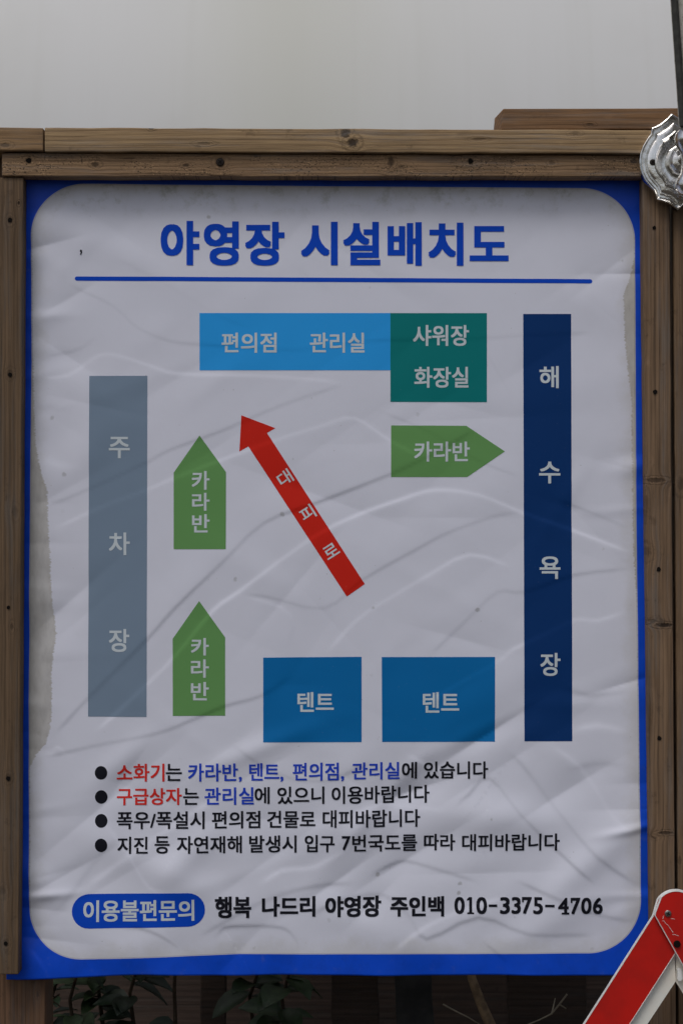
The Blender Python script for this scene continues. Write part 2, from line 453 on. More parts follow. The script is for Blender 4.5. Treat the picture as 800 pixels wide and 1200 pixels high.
def col3(r, g, b, k=0.78): return ink(r, g, b, k)
W_cap = wood('weathered_pine_cap', col3(142, 121, 98, .56), col3(92, 75, 60, .56), 'X',
             [(405,158,6,7,.85),(413,169,7,6,.9),(240,170,9,2,.4),(560,165,8,2,.35),(178,152,4,2,.8),(325,151,5,1.6,.8),(672,158,6,3,.3)], 1.3, period=0.008)
W_cap2 = wood('weathered_pine_cap_end', col3(132, 108, 84, .56), col3(88, 69, 54, .56), 'X', [(8,172,6,3,.5)], 5.1, period=0.009)
W_rail = wood('dark_incised_rail', col3(112, 92, 75, .78), col3(66, 52, 43, .78), 'X',
              [(112,193,5,3,.75),(218,194,4,2.2,.7),(458,190,4,7,.75),(470,196,4,3,.4),(646,191,4,3,.45),(300,183,3,2,.5),(742,188,4,5,.7),(34,188,4.5,4.5,.45),(551,189,4.5,4,.45),(258,190,6,5.5,.55),(150,186,9,1.2,.5),(600,190,3,2,.4)], 3.7, dots=True)
W_top = wood('orange_brown_offcut', col3(122, 94, 72, .54), col3(74, 55, 43, .54), 'X', [(690,147,5,2,.5)], 8.2, period=0.011, grime=0.35)
W_left = wood('grey_brown_batten', col3(104, 86, 72, .45), col3(64, 52, 43, .45), 'Z',
              [(3,1045,4,6,.35),(22,238,1.6,2.5,.9),(14,735,2,5,.5),(12,258,3.6,5,.4),(12,438,3.4,5,.4),(10,912,3.6,5,.4),(7,1106,3.6,5,.4),(18,600,4,7,.3)], 2.9, period=0.007)
W_right = wood('brown_batten', col3(118, 97, 82, .48), col3(70, 56, 47, .48), 'Z',
               [(768,563,11,3,.65),(758,590,3,9,.25),(778,733,10,2.6,.95),(764,728,6,2,.4),(757,648,6,7,.4),(780,977,9,2.2,.7),(766,982,5,2,.3),(759,835,3,12,.2)], 6.4, period=0.0065)
W_right2 = wood('brown_side_plank', col3(112, 92, 76, .48), col3(72, 57, 47, .48), 'Z', [(799,568,5,9,.5),(797,1010,3,5,.4)], 9.6, period=0.009)
W_post = wood('shaded_post', col3(104, 80, 66, .47), col3(66, 50, 42, .47), 'Z', [(38,1176,2,4,.5)], 4.4, period=0.009)

frame = empty('wooden_frame', (0, 0.05, 0))
tag(frame, 'weathered brown timber frame of boards and battens around the vinyl banner', 'frame')
board('cap_board', ((-30, 149), (51, 150), (51, 177), (-30, 176)), -0.050, 0.10, W_cap2, frame, label='short reddish cap board at the left end')
cap = board('cap_board', ((52.6, 149.5), (800, 152.5), (800, 180), (52.6, 177.5)), -0.050, 0.10, W_cap, frame, jit=0.45, label='long pale cap board along the top')
board('top_offcut', ((589, 127.5), (812, 126.5), (812, 151.2), (587, 152)), -0.046, 0.07, W_top, frame, label='orange-brown offcut lying on the cap board', end=(-0.008, 0, 0.0))
rail = board('top_rail', ((2.5, 179.5), (800, 182), (800, 207), (2.5, 206.5)), -0.040, 0.038, W_rail, frame, jit=0.4)
lb = board('side_batten', ((0, 207.8), (27.5, 207.8), (22, 1142), (-8, 1142)), -0.036, 0.034, W_left, frame, label='left batten nailed over the banner edge')
rb = board('side_batten', ((752, 208.5), (783.5, 208.5), (794, 1500), (768, 1500)), -0.036, 0.034, W_right, frame, label='right batten beside the blue banner edge')
board('side_plank', ((788, 208.5), (846, 208.5), (852, 1500), (796.5, 1500)), -0.030, 0.034, W_right2, frame)
board('post', ((-28, 183), (53, 183), (53, 1390), (-28, 1390)), 0.016, 0.09, W_post, frame, label='left post behind the banner')
board('post', ((772, 183), (852, 183), (852, 1390), (772, 1390)), 0.018, 0.09, W_post, frame, label='right post behind the battens')

M_dark = plain('dark_rusted_steel', (0.035, 0.028, 0.024), 0.55, 0.4, 0.6)
M_hole = plain('dark_nail_hole', (0.010, 0.008, 0.007), 0.9, 0.1)
M_zinc = plain('zinc_screw', (0.42, 0.42, 0.40), 0.35, 0.5, 1.0, 0.2)
def nail(par, px, py, yf, r):
    bm = bmesh.new(); c = P(px, py, yf)
    n = 12
    rim = [bm.verts.new(c + Vector((math.cos(2*math.pi*k/n) * r * S * random.uniform(.8, 1.2), -0.0003, math.sin(2*math.pi*k/n) * r * S * random.uniform(.8, 1.3)))) for k in range(n)]
    back = [bm.verts.new(v.co * 1.0 + Vector((0, 0.001, 0))) for v in rim]
    ctr = bm.verts.new(c + Vector((0, -0.0001, 0)))
    for k in range(n):
        bm.faces.new((rim[k], rim[(k + 1) % n], ctr)); bm.faces.new((rim[k], back[k], back[(k + 1) % n], rim[(k + 1) % n]))
    o = bm_obj('nail', bm, M_hole); o.parent = par
    return o
for (a, c, r) in ((34, 188, 3.0), (551, 189, 2.8)): nail(rail, a, c, -0.0410, r)
for (a, c, r) in ((12, 258, 2.6), (12, 438.7, 2.4), (10, 712, 2.0), (10, 912, 2.4), (7, 1106, 2.4)): nail(lb, a, c, -0.0370, r)
for (a, c, r) in ((766, 267, 2.2), (767, 459, 2.6), (771, 667, 2.4), (772, 865, 2.4)): nail(rb, a, c, -0.0370, r)

def screw_on(par, px, py, yf, r, mat):
    bm = bmesh.new(); c = P(px, py, yf); R = r * S; n = 24; rs = []
    for pr, ph in ((1.0, -0.1), (1.0, 0.35), (0.86, 0.6), (0.5, 0.72)):
        rs.append([bm.verts.new(c + Vector((math.cos(a) * pr * R, -ph * R * 0.6, math.sin(a) * pr * R))) for a in [2 * math.pi * k / n for k in range(n)]])
    for a, bb in zip(rs, rs[1:]):
        for k in range(n): bm.faces.new((a[k], a[(k + 1) % n], bb[(k + 1) % n], bb[k]))
    bm.faces.new(rs[-1])
    nf = len(bm.faces); rot = random.uniform(0, 1.2)
    for q in (0, 1):
        mtx = Matrix.Translation(c + Vector((0, -0.72 * R * 0.6 - 0.00005 - q * 0.00006, 0))) @ Matrix.Rotation(rot + q * math.pi / 2, 4, 'Y') @ Matrix.Diagonal((R * 1.15, 0.0002, R * 0.28, 1))
        bmesh.ops.create_cube(bm, size=1, matrix=mtx)
    bm.faces.ensure_lookup_table()
    for f in bm.faces[nf:]: f.material_index = 1
    o = bm_obj('screw', bm, [mat, M_hole]); o.parent = par
    return o
screw_on(rail, 258, 190, -0.0404, 4.6, M_dark)

# ------------------------------------------------------------------ the banner
X0, X1, Y0, Y1 = 8.0, 770.0, 190.0, 1143.0
def bottom(x):      # real lower edge
    return 1143 + 4.5 * np.clip((170 - x) / 150, 0, 1) + 0.7 * np.sin(x / 33.0)
nx, ny = 382, 478
gx_, gy_ = np.meshgrid(np.linspace(X0, X1, nx), np.linspace(0, 1, ny))
BY = Y0 + gy_ * (bottom(gx_) - Y0)
hh = H(gx_.ravel(), BY.ravel())
vx = (gx_.ravel() - 400) * S; vz = ZC + (600 - BY.ravel()) * S; vy = -hh * S
# near the battens the vinyl is pressed back
px_, py_ = gx_.ravel(), BY.ravel()
idx = np.arange(nx * ny).reshape(ny, nx)
quads = np.stack([idx[:-1, :-1], idx[1:, :-1], idx[1:, 1:], idx[:-1, 1:]], -1).reshape(-1, 4)
me = bpy.data.meshes.new('vinyl_banner')
me.from_pydata(np.stack([vx, vy, vz], 1).tolist(), [], quads.tolist())
me.update()
if me.polygons[0].normal.y > 0: me.flip_normals()
for p in me.polygons: p.use_smooth = True
gX, gY = grad(px_, py_)
nr = np.stack([-gX, -np.ones_like(gX), gY], 1); nr /= np.linalg.norm(nr, axis=1)[:, None]
# attributes in print space: the white panel's edges are not quite straight
def interp(v, xs, ys): return np.interp(v, xs, ys)
L = interp(py_, [200, 300, 420, 560, 700, 900, 1080, 1150], [37, 37, 37.5, 35.8, 34.5, 34, 34.5, 35])
R = interp(py_, [200, 300, 600, 750, 900, 1050, 1150], [743.5, 743.5, 745, 747, 748.5, 750, 750])
T = interp(px_, [30, 110, 250, 400, 690, 760], [215, 215.5, 217, 218.5, 220.5, 221])
B = interp(px_, [20, 90, 180, 280, 650, 760], [1126, 1124.5, 1122, 1118.5, 1117.5, 1117])
rad = 62.0
cx, cy = (L + R) / 2, (T + B) / 2; hx, hy = (R - L) / 2, (B - T) / 2
ax, ay = np.abs(px_ - cx) - (hx - rad), np.abs(py_ - cy) - (hy - rad)
sdf = np.hypot(np.maximum(ax, 0), np.maximum(ay, 0)) + np.minimum(np.maximum(ax, ay), 0) - rad
sl = interp(py_, [400, 470, 520, 545, 575, 620, 660, 700, 742, 780, 820, 850, 872, 884, 900, 1200], [0, 2.5, 5, 10, 19, 21.5, 24, 25, 31, 26, 26, 25, 19, 8, 0, 0]) + 0.8
sr = interp(py_, [200, 300, 325, 345, 400, 425, 470, 560, 640, 720, 900], [0, 0, 6, 14, 12.5, 10, 5, 4.5, 4, 0, 0])
stain = np.maximum(L + sl - px_ , px_ - (R - sr))
for an, arr in (('panel_edge', sdf), ('stain_edge', stain), ('print_x', px_), ('print_y', py_)):
    at = me.attributes.new(an, 'FLOAT', 'POINT'); at.data.foreach_set('value', arr.astype(np.float32))
me.normals_split_custom_set_from_vertices([tuple(v) for v in nr])

m, nt, b = new_mat('printed_vinyl', 0.42, 0.24)
def attr(name):
    a = nt.nodes.new('ShaderNodeAttribute'); a.attribute_name = name; return N(nt, a.outputs['Fac'])
x, y, z, vec = coords(nt)
pe, se, ax_, ay_ = attr('panel_edge'), attr('stain_edge'), attr('print_x'), attr('print_y')
fine = noise(nt, vec, 900, 2); mid = noise(nt, vec, 26, 5, 0.6); big = noise(nt, vec, 3.5, 4, 0.55)
white = mix(nt, mid.step(0.42, 0.78) * 0.16, (0.765, 0.785, 0.90), (0.68, 0.695, 0.785))
white = mix(nt, big.step(0.45, 0.8) * 0.25, white, (0.71, 0.72, 0.82))
# small grey dirt spots
vo = nt.nodes.new('ShaderNodeTexVoronoi'); nt.links.new(vec, vo.inputs['Vector']); vo.inputs['Scale'].default_value = 17; vo.inputs['Randomness'].default_value = 1
spd = N(nt, vo.outputs['Distance']) + (noise(nt, vec, 160, 2) - 0.5) * 0.10
pick = noise(nt, vec, 6, 2).step(0.40, 0.55)
white = mix(nt, spd.step(0.085, 0.03) * pick * 0.55, white, (0.30, 0.30, 0.29))
vo2 = nt.nodes.new('ShaderNodeTexVoronoi'); nt.links.new(vec, vo2.inputs['Vector']); vo2.inputs['Scale'].default_value = 48
white = mix(nt, N(nt, vo2.outputs['Distance']).step(0.06, 0.02) * noise(nt, vec, 11, 2).step(0.52, 0.6) * 0.5, white, (0.25, 0.25, 0.23))
# grime along the edges and upper corners of the panel
edge = (pe + (noise(nt, vec, 22, 5, 0.65) - 0.5) * 46).step(-24, 2)
white = mix(nt, edge * 0.30, white, (0.46, 0.44, 0.36))
corner = ay_.step(262, 218) * noise(nt, vec, 30, 5, 0.7).step(0.48, 0.68)
white = mix(nt, corner * 0.55, white, (0.33, 0.34, 0.28))
# the water stains with their ragged brown rims
jag = noise(nt, comb(nt, x * 20, y, z * 300), 1.0, 3, 0.7)
s2 = se + (jag - 0.5) * 9
body = s2.step(-0.9, 1.3)
rim = body * s2.step(3.0, 0.4)
mott = noise(nt, comb(nt, x * 60, y, z * 25), 1.0, 5, 0.65)
scol = mix(nt, mott.step(0.35, 0.7), (0.50, 0.48, 0.42), (0.36, 0.34, 0.28))
white = mix(nt, body * 0.66, white, scol)
white = mix(nt, rim * noise(nt, comb(nt, x * 10, y, z * 120), 1.0, 2).step(0.42, 0.66) * 0.4, white, (0.34, 0.27, 0.20))
blue = mix(nt, mid.step(0.4, 0.7) * 0.5, ink(0, 52, 162, .8), ink(0, 44, 140, .8))
dust = noise(nt, vec, 45, 5, 0.7).step(0.55, 0.8)
blue = mix(nt, dust * 0.14, blue, (0.25, 0.27, 0.3))
cc = mix(nt, pe.step(-0.35, 0.35), white, blue)
cc = mix(nt, (pe + 0.9).abs().step(0.9, 0.2) * 0.25, cc, (0.12, 0.14, 0.2))
nt.links.new(cc, b.inputs['Base Color'])
rr = noise(nt, vec, 14, 4).step(0.3, 0.8) * 0.18 + 0.34
nt.links.new(rr.s, b.inputs['Roughness'])
bump(nt, b, noise(nt, vec, 420, 3) + noise(nt, vec, 60, 3) * 1.5, 0.12, 0.0006)
banner = link('vinyl_banner', me, m)
tag(banner, 'wrinkled white vinyl banner with blue border and a Korean campsite layout plan', 'banner')
sol = banner.modifiers.new('thickness', 'SOLIDIFY'); sol.thickness = 0.0008; sol.offset = -1 

def ink_mat(name, rgb, fade=0.10):
    m, nt, b = new_mat(name, 0.55, 0.10)
    x, y, z, vec = coords(nt)
    c = ink(*rgb)
    n = noise(nt, vec, 30, 5, 0.65); sp = noise(nt, vec, 190, 3, 0.6)
    col = mix(nt, n.step(0.40, 0.8) * fade * 2, c, tuple(v * 0.84 + 0.006 for v in c))
    col = mix(nt, sp.step(0.66, 0.80) * fade * 1.4, col, (0.5, 0.5, 0.5))
    nt.links.new(col, b.inputs['Base Color'])
    bump(nt, b, noise(nt, vec, 420, 3), 0.08, 0.0006)
    return m
I_title = ink_mat('royal_blue_ink', (0, 50, 152), 0.04); I_sky = ink_mat('sky_blue_ink', (30, 114, 196), 0.05); I_teal = ink_mat('teal_ink', (0, 86, 94), 0.05)
I_navy = ink_mat('navy_ink', (0, 36, 84), 0.05); I_slate = ink_mat('slate_ink', (86, 101, 126), 0.06); I_green = ink_mat('leaf_green_ink', (72, 110, 70), 0.06)
I_tent = ink_mat('tent_blue_ink', (0, 76, 134), 0.05); I_red = ink_mat('red_ink', (146, 26, 19), 0.05); I_black = ink_mat('black_ink', (16, 17, 26), 0.04)
I_tred = ink_mat('lettering_red_ink', (154, 34, 32), 0.05); I_tblue = ink_mat('lettering_blue_ink', (24, 48, 150), 0.05); I_white = ink_mat('white_lettering', (143, 152, 169), 0.03)

print_poly('printed_block', [[(234,367),(457.2,367),(457.2,434),(234,434)]], I_sky, banner, label='sky blue printed block of shop and office')
print_poly('printed_block', [[(457.2,367),(570,367),(570,471.3),(457.2,471)]], I_teal, banner, label='teal printed block of showers and toilets')
print_poly('printed_block', [[(612.5,368),(668.5,368),(670,868.5),(614,868.5)]], I_navy, banner, label='tall navy printed bar')
print_poly('printed_block', [[(105,440.5),(173,440.5),(172,840),(103.5,839.5)]], I_slate, banner, label='tall slate grey printed bar')
print_poly('printed_block', [[(308.5,770.5),(423.5,769.5),(423.5,869.5),(308.5,869.5)]], I_tent, banner, label='left blue tent block')
print_poly('printed_block', [[(447,769.8),(579.5,769.8),(579.5,869.2),(447.5,869.2)]], I_tent, banner, label='right blue tent block')
print_poly('printed_arrow', [[(203.8,643.5),(203.8,553.8),(234,510.4),(265,553.3),(264.8,643.5)]], I_green, banner, label='upper green block pointing up')
print_poly('printed_arrow', [[(202.8,838.7),(202.6,748.5),(233.5,704.2),(264,746.8),(264,838.5)]], I_green, banner, label='lower green block pointing up')
print_poly('printed_arrow', [[(458,498.5),(546,499),(591,529),(547,559),(458,559)]], I_green, banner, label='green block pointing right')
print_poly('printed_arrow', [[(282.9,486.7),(322.6,501.7),(312.9,507.4),(427.2,684.3),(406.2,699),(291.1,523.1),(280.6,529.1)]], I_red, banner, label='long red escape route arrow')
def capsule(x0, x1, y0, y1, slope, n=14):
    r = (y1 - y0) / 2; pts = []
    for k in range(n + 1):
        a = -math.pi / 2 + math.pi * k / n; pts.append((x1 - r + r * math.cos(a), (y0 + y1) / 2 + r * math.sin(a)))
    for k in range(n + 1):
        a = math.pi / 2 + math.pi * k / n; pts.append((x0 + r + r * math.cos(a), (y0 + y1) / 2 + r * math.sin(a)))
    return [(px, py + slope * ((px - x0) / (x1 - x0) - 0.5)) for px, py in pts]
print_poly('rule_line', [capsule(88, 693.5, 325.6, 330.6, 3.2, 6)], I_title, banner)
print_poly('printed_pill', [capsule(84.5, 240.5, 1046.8, 1086.8, -3)], I_title, banner, label='blue pill behind the contact lettering')
for cyy in (905.5, 934, 962, 990.5):
    print_poly('bullet', [[(118.8 + 7.3 * math.cos(a), cyy + 8.0 * math.sin(a)) for a in [2 * math.pi * k / 28 for k in range(28)]]], I_black, banner)

T = lettering
T([('야', (188.5,233.8,259,311)), ('영', (239,280,259.5,311.5)), ('장', (287.3,333.3,260,311.5)), ('시', (352.6,395.5,260,311)),
   ('설', (402,445.4,260,311)), ('배', (453.8,493.8,260.5,311.5)), ('치', (501.6,542.6,261,311.5)), ('도', (549.9,595.4,265,306))],
  I_title, banner, 1.75, label='large royal blue title lettering')
b1 = 0.5
T([('편의점', (259.8,324.2,390,413.5)), ('관리실', (363,427,390,413.5))], I_white, banner, b1)
T([('샤워장', (483.5,549,381,405.5))], I_white, banner, b1); T([('화장실', (485,548.5,430,454.5))], I_white, banner, b1)
T([('카라반', (485,550,517.5,541))], I_white, banner, b1)
T([('해', (631.5,654,429,455)), ('수', (631,656,541,566.5)), ('욕', (631.5,656,652,678.5)), ('장', (632.5,656,765,792))], I_white, banner, b1)
T([('주', (128,152.5,512,537)), ('차', (128,152.5,624,650.5)), ('장', (128,152,737,764))], I_white, banner, b1)
T([('카', (225,245.8,552,574)), ('라', (225.3,245.8,577.5,598.5)), ('반', (225.3,245.8,602.5,624))], I_white, banner, b1)
T([('카', (224,245,747.5,768)), ('라', (224,245,772.5,794)), ('반', (224,245,799,820.5))], I_white, banner, b1)
T([('텐트', (348.5,391,811,834))], I_white, banner, b1); T([('텐트', (495,537.5,811,835))], I_white, banner, b1)
ra = -math.atan2(114.3, 176.9)
T([('대', (325.5,342,551.5,568.5), 0, .3, ra), ('피', (352,368.5,593,610), 0, .3, ra), ('로', (379,396,638,653), 0, .3, ra)], I_white, banner, b1)
# notes
bt = 0.42
T([('소화기', (137,193,895,916), -0.5), ('구급상자', (137,213.3,923.5,943.5), -0.5)], I_tred, banner, bt, label='red lettering in the notes')
T([('카라반,', (220.6,283.5,894.3,916.5), -0.5), ('텐트,', (292,332,894,916), 0), ('편의점,', (343,403,893.5,915.5), -0.5), ('관리실', (412,467.9,893,913.5), -0.5), ('관리실', (239.8,297.5,922.5,943), -0.5)], I_tblue, banner, bt, label='blue lettering in the notes')
T([('는', (194.5,213.4,895,915)), ('에', (470.6,488.3,892.5,913)), ('있습니다', (496.5,571.5,892.3,912.8), -0.5)], I_black, banner, bt)
T([('는', (214.8,233,923.5,943)), ('에', (298.4,316,922,942)), ('있으니', (325,380,921.5,942), -0.5), ('이용바랍니다', (388.5,503,920.8,941.5), -0.8)], I_black, banner, bt)
T([('폭우/폭설시', (137,240,950.8,971.5), -0.6), ('편의점', (248.5,305,950.3,970.8), -0.4), ('건물로', (313,369.5,949.8,970), -0.3), ('대피바랍니다', (378,492,948.8,969.3), -0.6)], I_black, banner, bt)
T([('지진', (138,173.5,980.5,1000.3)), ('등', (181.5,199,979.8,1000)), ('자연재해', (207.5,283.5,979.3,999.5), -0.4), ('발생시', (292,347.5,978.8,999), -0.4),
   ('입구', (357,392,978,998.5)), ('7', (400.3,410.5,979,996)), ('번국도를', (412.5,488.5,977.5,998), -0.4), ('따라', (496.5,533,977.3,996.8)), ('대피바랍니다', (541,655,976.5,996.8), -0.8)], I_black, banner, bt)
T([('이용불편문의', (98,228,1054.5,1079.5), -1.8)], I_white, banner, 0.6)
T([('행복', (252,294.5,1050,1075.5)), ('나드리', (307,369.5,1050,1074), -0.3), ('야영장', (381,446.5,1050,1074.5), -0.3), ('주인백', (457,520,1050,1074), -0.3)], I_black, banner, 0.85)
dg_x = [(532,544),(547.5,553.5),(557.5,570),(572,582),(585.2,596.8),(598.8,609.6),(611,622.5),(624,635.2),(637.8,648.8),(652.8,665.2),(667.4,678.8),(679.8,692),(693.6,705.2)]
its = []
for ch, (a, c) in zip('010-3375-4706', dg_x):
    if ch == '1': continue
    if ch == '-': its.append((ch, (a, c, 1059.3, 1062.3), 0, 0))
    else: its.append((ch, (a, c, 1050.8, 1070.6), 0, 0.62))
T(its, I_black, banner)
print_poly('lettering', [[(549.2,1051.0),(552.6,1051.0),(552.6,1068.4),(555.0,1069.0),(555.0,1070.7),(546.8,1070.7),(546.8,1069.0),(549.2,1068.4),(549.2,1054.6),(546.6,1055.2),(546.6,1053.4)]], I_black, banner)
for q in ([(657,1068.4),(666,1068.4),(666,1070.7),(657,1070.7)], [(611,1053),(613,1053),(613,1057),(611,1057)], [(667.4,1053),(669.4,1053),(669.4,1057),(667.4,1057)]):
    print_poly('letter_serif', [q], I_black, banner, eps=0.00075)
print_poly('dirt_speck', [[(94.6,292.8),(96.6,293.2),(96.8,296),(95,299),(94.2,298.3),(95.2,296),(94.2,295)]], I_black, banner, eps=0.0007)

# ------------------------------------------------------------------ chrome bracket and the pole in it
m, nt, b = new_mat('chrome', 0.16, 0.5, 1.0)
x, y, z, vec = coords(nt)
n = noise(nt, vec, 90, 4, 0.6); n2 = noise(nt, vec, 700, 3)
nt.links.new(mix(nt, n.step(0.45, 0.75) * 0.6, (0.84, 0.83, 0.81), (0.42, 0.41, 0.36)), b.inputs['Base Color'])
nt.links.new((n.step(0.4, 0.8) * 0.22 + 0.07).s, b.inputs['Roughness'])
bump(nt, b, n2 * 0.4 + noise(nt, vec, 130, 3), 0.35, 0.0012)
M_chrome = m
LEFT = [(786,133.5),(780,139.5),(772.5,145.6),(767,148.6),(762.5,150.2),(761.6,156.4),(757,163),(752,171.6),(749,180),(747.8,189),(748.2,196),(749.6,203),(753.5,211.5),(759,218),(765,224.7),(767.2,229.5),(768.4,235),(775,236.6),(782.3,238.8),(788,242.6),(793,247.4)]
ctr = (795.0, 191.0)
ax0, ax1 = LEFT[0], LEFT[-1]
adx, ady = ax1[0] - ax0[0], ax1[1] - ax0[1]; al = math.hypot(adx, ady); adx /= al; ady /= al
def mirror(p):
    vx_, vy_ = p[0] - ax0[0], p[1] - ax0[1]; t = vx_ * adx + vy_ * ady
    fx, fy = ax0[0] + t * adx, ax0[1] + t * ady
    return (2 * fx - p[0] + 8 * math.sin(math.pi * min(1, max(0, t / al))), 2 * fy - p[1])
OUT = LEFT + [mirror(p) for p in LEFT[-2:0:-1]]
FY = -0.0515
br = empty('chrome_bracket', P(795, 191, FY))
tag(br, 'chrome plate with pointed embossed outline screwed to the top right corner of the frame', 'bracket')
prof = [(1.0, -0.004), (1.0, 0.0012), (0.99, 0.0030), (0.975, 0.0034), (0.945, 0.0030), (0.925, 0.0010), (0.90, 0.0002), (0.85, 0.0002), (0.815, 0.0022), (0.80, 0.0040),
        (0.785, 0.0044), (0.64, 0.0050), (0.625, 0.0062), (0.61, 0.0064), (0.595, 0.0056), (0.56, 0.0024), (0.46, 0.0006), (0.36, 0.0004), (0.33, 0.0030), (0.29, 0.0085), (0.22, 0.0125), (0.10, 0.0140)]
bm = bmesh.new(); rs = []
for s, hgt in prof:
    k = 1 - s
    # inner rings round off: blend to an ellipse
    ring = []
    for (a, c) in OUT:
        ang = math.atan2((c - ctr[1]) / 57, (a - ctr[0]) / 45)
        ex, ey = ctr[0] + 45 * math.cos(ang) , ctr[1] + 57 * math.sin(ang)
        w = min(0.55, max(0, k * 0.9 - 0.15))
        qx, qy = a * (1 - w) + ex * w, c * (1 - w) + ey * w
        ring.append(bm.verts.new(P(ctr[0] + (qx - ctr[0]) * s, ctr[1] + (qy - ctr[1]) * s, FY) + Vector((0, -hgt * 1.5, 0))))
    rs.append(ring)
n = len(OUT)
for a, bb in zip(rs, rs[1:]):
    for k in range(n): bm.faces.new((a[k], a[(k + 1) % n], bb[(k + 1) % n], bb[k]))
bm.faces.new(rs[-1])
bmesh.ops.subdivide_edges(bm, edges=[e for e in bm.edges if e.calc_length() > 0.004], cuts=1, use_grid_fill=True)
bm_obj('backplate', bm, M_chrome, br, angle=28)
def lathe(name, px, y0, rows, mat, parent, n=28, tilt=0.0):
    """rows: (photo y, radius px); axis vertical at photo x px, depth y0"""
    bm = bmesh.new(); rs = []
    for py, r in rows:
        c = P(px, py, y0)
        rs.append([bm.verts.new(c + Vector((math.cos(2*math.pi*k/n) * r * S, math.sin(2*math.pi*k/n) * r * S, 0))) for k in range(n)])
    for a, bb in zip(rs, rs[1:]):
        for k in range(n): bm.faces.new((a[k], a[(k + 1) % n], bb[(k + 1) % n], bb[k]))
    bm.faces.new(rs[0]); bm.faces.new(rs[-1])
    return bm_obj(name, bm, mat, parent, angle=40)
lathe('socket', 806, -0.092, [(150,8),(152,11),(157,14.5),(163,16.3),(168,15.5),(174,12),(180,8.5),(190,7.6),(200,8.5),(206,11),(210,14),(216,15.5),(222,14.5),(227,11),(230,7)], M_chrome, br)
bm = bmesh.new()
bmesh.ops.create_cone(bm, cap_ends=True, segments=20, radius1=0.010, radius2=0.008, depth=0.04,
                      matrix=Matrix.Translation(P(800, 186, -0.075)) @ Matrix.Rotation(math.pi / 2, 4, 'X'))
bm_obj('stem', bm, M_chrome, br)
s_ = screw_on(None, 764.2, 190.2, FY - 0.0073, 3.6, M_dark); to_parent(s_, br)

m, nt, b = new_mat('weathered_aluminium', 0.6, 0.5, 0.35)
x, y, z, vec = coords(nt)
n = noise(nt, vec, 60, 5, 0.7); n2 = noise(nt, vec, 260, 3, 0.6)
c = mix(nt, n.step(0.4, 0.7), (0.50, 0.48, 0.44), (0.30, 0.30, 0.24))
c = mix(nt, n2.step(0.60, 0.70) * 0.75, c, (0.14, 0.09, 0.07))
nt.links.new(c, b.inputs['Base Color']); bump(nt, b, n2, 0.3, 0.001)
bm = bmesh.new()
c0, c1 = P(800, -90, -0.10), P(816.5, 152, -0.112)
q = (c1 - c0); ln = q.length
mt = Matrix.Translation((c0 + c1) / 2) @ q.to_track_quat('Z', 'Y').to_matrix().to_4x4() @ Matrix.Rotation(0, 4, 'Z') @ Matrix.Diagonal((0.046, 0.046, ln, 1))
bmesh.ops.create_cube(bm, size=1, matrix=mt)
bmesh.ops.bevel(bm, geom=bm.edges[:], offset=0.003, segments=3, affect='EDGES')
pole = bm_obj('metal_pole', bm, m)
bm = bmesh.new()  # separate dark grey strip added along the pole's left edge
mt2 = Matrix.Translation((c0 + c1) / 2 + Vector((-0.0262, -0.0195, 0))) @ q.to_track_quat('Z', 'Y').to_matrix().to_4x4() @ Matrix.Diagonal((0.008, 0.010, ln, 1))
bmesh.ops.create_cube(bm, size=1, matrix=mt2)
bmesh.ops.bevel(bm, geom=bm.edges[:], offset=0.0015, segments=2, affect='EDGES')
bm_obj('edge_strip', bm, plain('dark_grey_strip', (0.05, 0.05, 0.045), 0.7, 0.3, 0, 0.25, 70, 0.3)).parent = pole
tag(pole, 'lichen-specked grey metal pole rising from the chrome bracket out of the picture', 'pole')

# ------------------------------------------------------------------ folding red and white stand
def red_paint(name, c0, c1):
    m, nt, b = new_mat(name, 0.42, 0.45)
    x, y, z, vec = coords(nt)
    n = noise(nt, vec, 9, 5, 0.6); sc = noise(nt, comb(nt, x * 90, y, z * 22), 1.0, 3, 0.6); fl = noise(nt, vec, 330, 2)
    c = mix(nt, n.step(0.35, 0.75), c0, c1)
    c = mix(nt, sc.step(0.70, 0.74) * 0.3, c, tuple(min(1, v * 1.4 + 0.06) for v in c0))
    c = mix(nt, fl.step(0.74, 0.80) * 0.5, c, (0.06, 0.04, 0.03))
    nt.links.new(c, b.inputs['Base Color']); bump(nt, b, noise(nt, vec, 40, 3), 0.15, 0.001)
    return m
M_red = red_paint('red_plastic', ink(146, 16, 11, .75), ink(120, 16, 13, .75))
M_wp = red_paint('white_plastic', ink(192, 180, 178), ink(170, 158, 155))
M_edge = plain('white_edging', ink(200, 190, 182), 0.5, 0.4, 0.0, 0.1, 60)
def plate(name, pts, yf, th, mats, parent, inset=1.9):
    bm = bmesh.new()
    fr = [bm.verts.new(P(a, c, yf)) for a, c in pts]; bk = [bm.verts.new(v.co + Vector((0, th, 0))) for v in fr]
    n = len(pts)
    f = bm.faces.new(fr); bm.faces.new(bk[::-1])
    for k in range(n): bm.faces.new((fr[k], bk[k], bk[(k + 1) % n], fr[(k + 1) % n]))
    if inset:
        bmesh.ops.recalc_face_normals(bm, faces=bm.faces)
        bmesh.ops.inset_region(bm, faces=[f], thickness=inset * S * 0.35, depth=0.0006)
        bmesh.ops.inset_region(bm, faces=[f], thickness=inset * S * 0.65, depth=0.0)
        bmesh.ops.inset_region(bm, faces=[f], thickness=0.0003, depth=-0.0005)
        f.material_index = 1
    me = bpy.data.meshes.new(name); bmesh.ops.recalc_face_normals(bm, faces=bm.faces); bm.to_mesh(me); bm.free()
    o = link(name, me, mats); to_parent(o, parent)
    for p in me.polygons: p.use_smooth = True
    me.set_sharp_from_angle(angle=math.radians(25))
    return o
